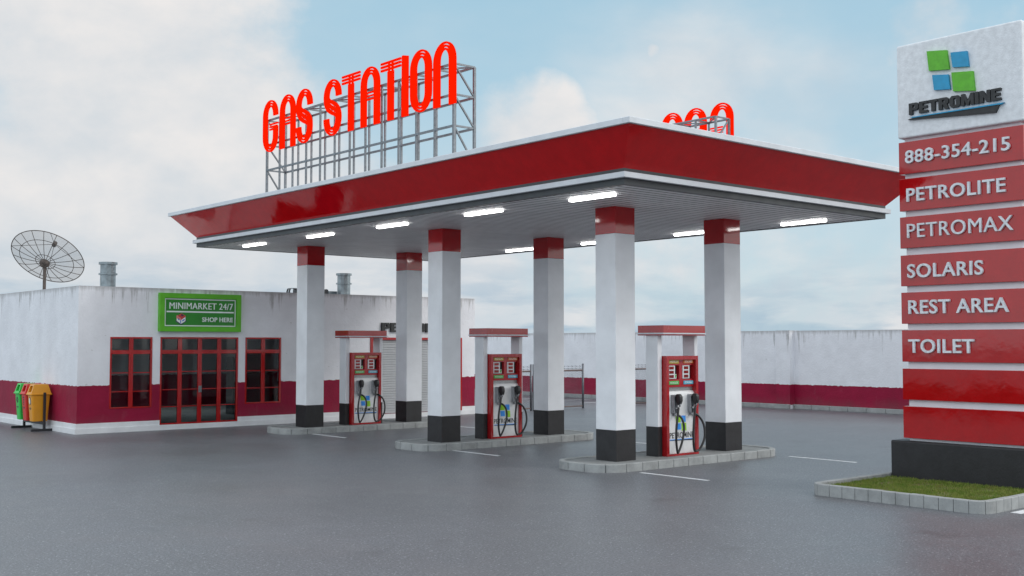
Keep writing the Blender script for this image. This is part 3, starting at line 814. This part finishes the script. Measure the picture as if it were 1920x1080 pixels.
    mb = MB(); B(mb, -.745, .668, -.10, .665, 2.655, 2.877); rf = mb.build('kiosk_roof', 'pump_red', t, .004, 1)
    mb = MB(); 
    for a, b, c, d in ((-.763,.686,-.118,-.099), (-.763,.686,.664,.683), (-.763,-.744,-.099,.664), (.667,.686,-.099,.664)): B(mb, a, b, c, d, 2.685, 2.713)
    mb.build('roof_stripe', 'trim_white', rf)
    return t
pump_kiosk(29.42, 'fuel pump with red roof, on the island nearest the shop')
pump_kiosk(22.73, 'fuel pump with red roof, on the middle island')
pump_kiosk(16.645, 'fuel pump with red roof, on the island nearest the price sign')

# ------------------------------------------------------------------ yard walls
def yard_wall(x, y0, y1, kerbx, name, label):
    t = thing(name, (x, (y0+y1)/2, 0), label, 'wall', 'walls closing the yard')
    MB().box(x, x+.25, y0, y1, 0, 3.165).build('wall', 'stucco_yard', t)
    mb = MB(); y = y0
    while y < y1-.05:
        e = min(y+.82, y1); mb.box(kerbx, x-.003, y, e-.014, 0, .175); y += .82
    mb.build('kerb', 'concrete_kerb', t, .008, 1)
    return t
yard_wall(38.60, -8, 27.33, 38.44, 'yard_wall', 'long white yard wall with maroon band, the right hand stretch past the pillar')
yard_wall(38.40, 28.0, 62, 38.2, 'yard_wall', 'white yard wall with maroon band, the stretch behind the mesh gates')
t = thing('wall_pillar', (38.5, 27.66, 0), 'white and maroon pillar where the two yard walls meet', 'pillar')
MB().box(38.27, 38.9, 27.33, 28.0, 0, 3.175).build('pillar', 'stucco_yard', t)
MB().box(38.14, 38.267, 27.31, 28.02, 0, .18).build('kerb', 'concrete_kerb', t, .008, 1)

# ------------------------------------------------------------------ mesh gates
def mesh_gate(x0, x1, y, label):
    t = thing('mesh_gate', ((x0+x1)/2, y, 0), label, 'gate', 'chain link gates at the back of the yard')
    w = .07
    for x in (x0, x1): MB().tube([(x, y, 0.0), (x, y, 1.82)], .045, 10).build('post', 'fence_steel', t)
    MB().tube([(x0+.045, y, 1.55), (x1-.045, y, 1.55)], .035, 8).build('top_rail', 'fence_rust', t)
    MB().tube([(x0+.045, y, .09), (x1-.045, y, .09)], .028, 8).build('bottom_rail', 'fence_rust', t)
    mb = MB()
    for z in (1.63, 1.72):
        mb.tube([(x0, y, z), (x1, y, z)], .006, 4)
        x = x0+.12
        while x < x1: 
            mb.tube([(x-.02, y-.02, z-.025), (x+.02, y+.02, z+.025)], .005, 4); mb.tube([(x+.02, y-.02, z-.025), (x-.02, y+.02, z+.025)], .005, 4); x += .22
    mb.build('barbed_wire', 'fence_steel', t)
    mb = MB(); a, b, c, d = x0+.05, x1-.05, .11, 1.52; st = .075; r = .0035
    k = -int((d-c)/st)-1
    while a+k*st < b:
        for sgn in (1, -1):
            s0 = a+k*st
            if sgn == 1: t0 = max(0, a-s0); t1 = min(d-c, b-s0); P0 = (s0+t0, y+.004, c+t0); P1 = (s0+t1, y+.004, c+t1)
            else: t0 = max(0, a-s0); t1 = min(d-c, b-s0); P0 = (s0+t0, y-.004, d-t0); P1 = (s0+t1, y-.004, d-t1)
            if t1-t0 > .02: mb.tube([P0, P1], r, 3)
        k += 1
    mb.build('chain_link', 'fence_steel', t)
mesh_gate(26.75, 29.46, 33.2, 'chain link gate panel next to the shop wall, mostly behind a pump')
mesh_gate(29.60, 32.31, 33.2, 'chain link gate panel seen open beside the middle column')
mesh_gate(35.30, 38.1, 33.2, 'chain link gate panel nearest the yard wall, glimpsed behind the front column')

# ------------------------------------------------------------------ price sign and its grass island
gi = thing('grass_island', (19.55, 10.08, 0), 'raised kerb bed of grass under the tall price sign', 'grass bed')
mb = MB(); kerb_ring(mb, 16.84, 22.26, 8.47, 11.67, .27, .115, .20, .25, .010); mb.build('kerb', 'concrete_kerb', gi)
MB().prism(rrect(16.854, 22.246, 8.484, 11.656, .26, 8), lambda p, k: (p[0], p[1], .125 if k == 0 else .005)).build('mortar', 'trim_dark', gi)
mb = MB(); mb.prism(rrect(16.97, 22.13, 8.58, 11.55, .3, 6), lambda p, k: (p[0], p[1], .135 if k == 0 else .01)); mb.build('soil', 'turf_soil', gi)
rg = random.Random(3); mb = MB()
for _ in range(26000):
    x = rg.uniform(16.985, 19.9); y = rg.uniform(8.6, 11.53)
    if x > 19.27 and y < 11.54 and y > 8.68: continue
    if math.sin(x*5.1+1.3*math.sin(y*4.3))*math.sin(y*6.2+x) > .45 and rg.random() < .7: continue
    h = rg.uniform(.018, .05); a = rg.uniform(0, 6.283); w = rg.uniform(.004, .008); l = rg.uniform(-.02, .02); m_ = rg.uniform(-.02, .02)
    ca, sa = math.cos(a)*w, math.sin(a)*w
    mb.add([(x-ca, y-sa, .13), (x+ca, y+sa, .13), (x+l, y+m_, .135+h)], [(0,1,2)])
tag(mb.build('grass', 'grass_blade'), 'short patchy green grass under the price sign', kind='stuff')['category'] = 'grass'

ps = thing('price_sign', (19.55, 10.11, .13), 'tall white and red brand sign with grade names on a black base', 'sign')
MB().box(19.30, 19.84, 8.69, 11.53, .10, .822).build('base', 'column_black', ps, .03, 3)
MB().box(19.45, 19.69, 9.0, 11.222, .80, 6.55).build('core', 'white_render', ps, .004, 1)
tb = MB().box(19.34, 19.80, 8.90, 11.30, 6.51, 8.29).build('top_box', 'letter_grey', ps, .035, 3)
tb.data.materials.clear()
simple('box_white', (.70, .73, .76), .6, .1, 9., .55, 34.); tb.data.materials.append(MATS['box_white'])
def SY(u): return 11.30-u
XF = 19.34
for side in (0, 1):
    # the same emblem on both faces
    def fx(d): return XF-d if side == 0 else 19.80+d
    def fy(u): return SY(u) if side == 0 else 8.90+u
    lg = MB()
    for pts, mi in (([(.65,8.061),(1.04,8.008),(1.085,7.644),(.686,7.687)], 0), ([(1.114,7.945),(1.425,7.914),(1.455,7.626),(1.15,7.667)], 1),
                    ([(.75,7.596),(1.064,7.551),(1.095,7.274),(.78,7.311)], 1), ([(1.124,7.575),(1.528,7.53),(1.56,7.167),(1.153,7.224)], 0)):
        lg.prism(pts, lambda p, k: (fx(.055) if k == 0 else fx(-.01), fy(p[0]), p[1]), mi)
    lg.build('emblem', ['logo_green', 'logo_blue'], tb)
    lt = MB(); put_brand(lt, lambda u, v, k: (fx(.06*k-.005), fy(.27+1.76*u), 6.925+.215*v))
    lt.prism([(.24,6.845),(.42,6.865),(2.0,6.845),(1.93,6.712),(.26,6.835)], lambda p, k: (fx(.05) if k == 0 else fx(-.01), fy(p[0]), p[1]))
    lt.build('brand_lettering', 'logo_black', tb)
    bl = MB(); bl.prism([(.30,6.876),(2.09,6.868),(2.03,6.842),(.34,6.858)], lambda p, k: (fx(.065) if k == 0 else fx(-.01), fy(p[0]), p[1])); bl.build('blue_stroke', 'logo_blue', tb)
rowz = ((5.83,6.437,'888-354-215',6.02,6.265,.155,2.155),(5.129,5.738,'PETROLITE',5.295,5.549,.17,2.06),(4.427,5.016,'PETROMAX',4.612,4.878,.17,2.177),
        (3.713,4.293,'SOLARIS',3.86,4.12,.16,1.625),(3.005,3.592,'REST AREA',3.185,3.445,.17,2.07),(2.294,2.884,'TOILET',2.46,2.717,.155,1.433),
        (1.586,2.165,None,0,0,0,0),(.872,1.462,None,0,0,0,0))
for z0, z1, txt, a, b, u0, u1 in rowz:
    pn = MB().box(19.36, 19.78, 8.92, 11.295, z0, z1).build('panel', 'panel_red', ps, .006, 2)
    if txt:
        bo = .012 if 'M' not in txt else 0
        mb = MB(); put_text(mb, txt, lambda u, v, k: (19.36-.045*k, SY(u0+(u1-u0)*u), a+(b-a)*v), bo, 1.06); mb.build('lettering', 'letter_grey', pn)
        mb = MB(); put_text(mb, txt, lambda u, v, k: (19.78+.045*k, 8.92+u0+(u1-u0)*u, a+(b-a)*v), bo, 1.06); mb.build('lettering', 'letter_grey', pn)

# low hedge added left of the frame, unseen, for the red panels to mirror
m_, nt_, b_ = nodes_of('added_hedge_leaf'); b_.inputs['Base Color'].default_value = (.035, .06, .018, 1); b_.inputs['Roughness'].default_value = .7
rh = random.Random(11); mb = MB()
for _ in range(16000):
    y = rh.uniform(12, 34); top = .92 + .12*math.sin(y*1.9) + .12*math.sin(y*4.7+1) + .09*math.sin(y*11.3)
    z = rh.uniform(.05, max(.4, top + rh.uniform(-.15, .12))); x = -3.2 + rh.uniform(-.45, .45)
    r_ = rh.uniform(.05, .11); q1 = Vector((rh.gauss(0,1), rh.gauss(0,1), rh.gauss(0,1))).normalized(); q2 = q1.orthogonal().normalized()
    q3 = q1.cross(q2)*r_*.6; c0 = Vector((x, y, z)); mb.add([c0-q2*r_, c0+q3, c0+q2*r_, c0-q3], [(0,1,2,3)])
hd = thing('added_hedge', (-3.2, 23, 0), 'low ragged dark green hedge put outside the frame on the left for the red panels to mirror', 'added_hedge')
mb.build('foliage', 'added_hedge_leaf', hd)
mb = MB()
for k in range(30): y = 12.4+k*.73; mb.tube([(-3.2, y, 0), (-3.2+.1*math.sin(k), y+.1, .7)], [.03, .012], 5)
mb.build('stems', 'rust', hd)

# ------------------------------------------------------------------ sky and sun
SUN_AZ, SUN_EL = R(143), R(38)     # azimuth from +Y towards +X
def dirv(az, el): a, e = R(az), R(el); return (math.sin(a)*math.cos(e), math.cos(a)*math.cos(e), math.sin(e))
w = bpy.data.worlds.new('World'); S.world = w; w.use_nodes = True; nt = w.node_tree
bg = nt.nodes['Background']
sky = N(nt, 'ShaderNodeTexSky'); sky.sky_type = 'NISHITA'; sky.sun_disc = False
sky.sun_elevation = SUN_EL; sky.sun_rotation = SUN_AZ; sky.air_density = 1.; sky.dust_density = .6; sky.ozone_density = 2.
tc = N(nt, 'ShaderNodeTexCoord'); dv = tc.outputs['Generated']
sep = N(nt, 'ShaderNodeSeparateXYZ'); nt.links.new(dv, sep.inputs[0]); dz = sep.outputs[2]
def warp(scale, amt, det=4):
    nz = N(nt, 'ShaderNodeTexNoise'); nz.inputs['Scale'].default_value = scale; nz.inputs['Detail'].default_value = det
    sb = N(nt, 'ShaderNodeVectorMath', operation='SUBTRACT'); sb.inputs[1].default_value = (.5, .5, .5)
    v = N(nt, 'ShaderNodeVectorMath', operation='MULTIPLY_ADD')
    nt.links.new(dv, nz.inputs['Vector']); nt.links.new(nz.outputs['Color'], sb.inputs[0]); nt.links.new(sb.outputs[0], v.inputs[0])
    v.inputs[1].default_value = (amt,)*3; nt.links.new(dv, v.inputs[2])
    nv = N(nt, 'ShaderNodeVectorMath', operation='NORMALIZE'); nt.links.new(v.outputs[0], nv.inputs[0])
    return nv.outputs[0]
wd2 = warp(9., .06, 4)
def dotb(az, el, r0, r1, wgt):
    n = N(nt, 'ShaderNodeVectorMath', operation='DOT_PRODUCT'); nt.links.new(wd2 if r1 < 20 else dv, n.inputs[0]); n.inputs[1].default_value = dirv(az, el)
    return mrange(nt, n.outputs['Value'], math.cos(R(r1)), math.cos(R(r0)), 0, wgt, True)
wd = warp(4., .05, 2)
f1 = noise(nt, wd, 3.4, 9, .52, (1, 1, 1.9)); f2 = noise(nt, wd, 11., 9, .55, (1, 1, 1.5))
f3 = noise(nt, wd, 1.7, 6, .5, (1, 1, 1.3))
cov = math_(nt, 'ADD', math_(nt, 'MULTIPLY', f1, .50), .11)
cov = math_(nt, 'ADD', cov, math_(nt, 'MULTIPLY', f2, .26))
for a in (dotb(14, 8, 4, 15, .27), dotb(24, 14, 2, 9, .17), dotb(31, 5, 3, 11, .18), dotb(41.2, 11.6, .2, 4.2, .32), dotb(42.8, 13., .1, 1.8, .10), dotb(47.3, 15.1, .0, .9, .20), dotb(48., 14.8, .0, .7, .14),
          dotb(60.6, 14.8, .2, 2.8, .2), dotb(59, 11.5, .2, 3., .12), dotb(36, 15.5, 1, 8, -.20), dotb(43, 17.5, 1, 7, -.16), dotb(56, 13, 1, 7, -.10),
          dotb(54, 10.5, 1, 5, -.06)):
    cov = math_(nt, 'ADD', cov, a)
cov = math_(nt, 'ADD', cov, mrange(nt, dz, .02, .17, .26, .0))
f5 = noise(nt, dv, 34., 6, .6)
cov = math_(nt, 'ADD', cov, mrange(nt, f5, .3, .7, -.05, .05))
mask = mrange(nt, cov, .42, .78, 0, 1, True)
veil = math_(nt, 'ADD', dotb(50, 11, 2, 9, .55), dotb(58, 9, 1, 7, .3))
veil = math_(nt, 'MULTIPLY', math_(nt, 'ADD', veil, .22), mrange(nt, noise(nt, wd, 5., 7, .5, (1, 1, 2.2)), .36, .66, .2, 1.15))
mask = math_(nt, 'MAXIMUM', mask, veil)
blue = mix(nt, mrange(nt, dz, 0, .35), (.62, .79, .87), (.38, .67, .83))
skc = N(nt, 'ShaderNodeVectorMath', operation='SCALE'); nt.links.new(sky.outputs[0], skc.inputs[0]); skc.inputs['Scale'].default_value = .10
blue = mix(nt, .75, skc.outputs[0], blue)
shade = mrange(nt, math_(nt, 'ADD', math_(nt, 'MULTIPLY', f2, .6), math_(nt, 'MULTIPLY', f3, .6)), .46, .74, 0, 1)
cloud = mix(nt, shade, (.59, .66, .72), (.84, .82, .81))
lowdim = mrange(nt, dz, .02, .09, .85, 0.)
f4 = noise(nt, wd, 9., 8, .55, (1, 1, 4.5))
cloud = mix(nt, math_(nt, 'MULTIPLY', lowdim, mrange(nt, f4, .40, .56, 1, 0)), cloud, (.36, .50, .62))
c = mix(nt, mask, blue, cloud)
# unseen sky brightened to light the walls: added lobe at left, sun glow, zenith
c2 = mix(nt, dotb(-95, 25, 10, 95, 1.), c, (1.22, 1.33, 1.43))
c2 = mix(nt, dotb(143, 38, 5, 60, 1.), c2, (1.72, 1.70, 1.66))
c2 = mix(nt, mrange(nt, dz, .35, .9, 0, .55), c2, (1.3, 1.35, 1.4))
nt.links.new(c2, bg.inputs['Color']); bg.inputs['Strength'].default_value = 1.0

sd = bpy.data.lights.new('sun', 'SUN'); sd.energy = .9; sd.angle = R(22); sd.color = (1, .975, .945)
so = bpy.data.objects.new('sun', sd); COL.objects.link(so)
d = Vector(dirv(143, 38)); so.rotation_euler = d.to_track_quat('Z', 'Y').to_euler()

# ------------------------------------------------------------------ camera
cd = bpy.data.cameras.new('camera'); cam = bpy.data.objects.new('camera', cd); COL.objects.link(cam)
cam.location = (0, 0, 2.63); cd.sensor_width = 36; cd.lens = 2106.55/1920*36; cd.clip_end = 3000
cam.rotation_euler = (R(90+2.8436), 0, R(-40.619))
S.camera = cam
S.render.resolution_x = 1024; S.render.resolution_y = 576
S.view_settings.view_transform = 'Standard'; S.view_settings.look = 'None'; S.view_settings.gamma = 1; S.view_settings.exposure = 0
S.cycles.max_bounces = 8; S.cycles.sample_clamp_indirect = 6
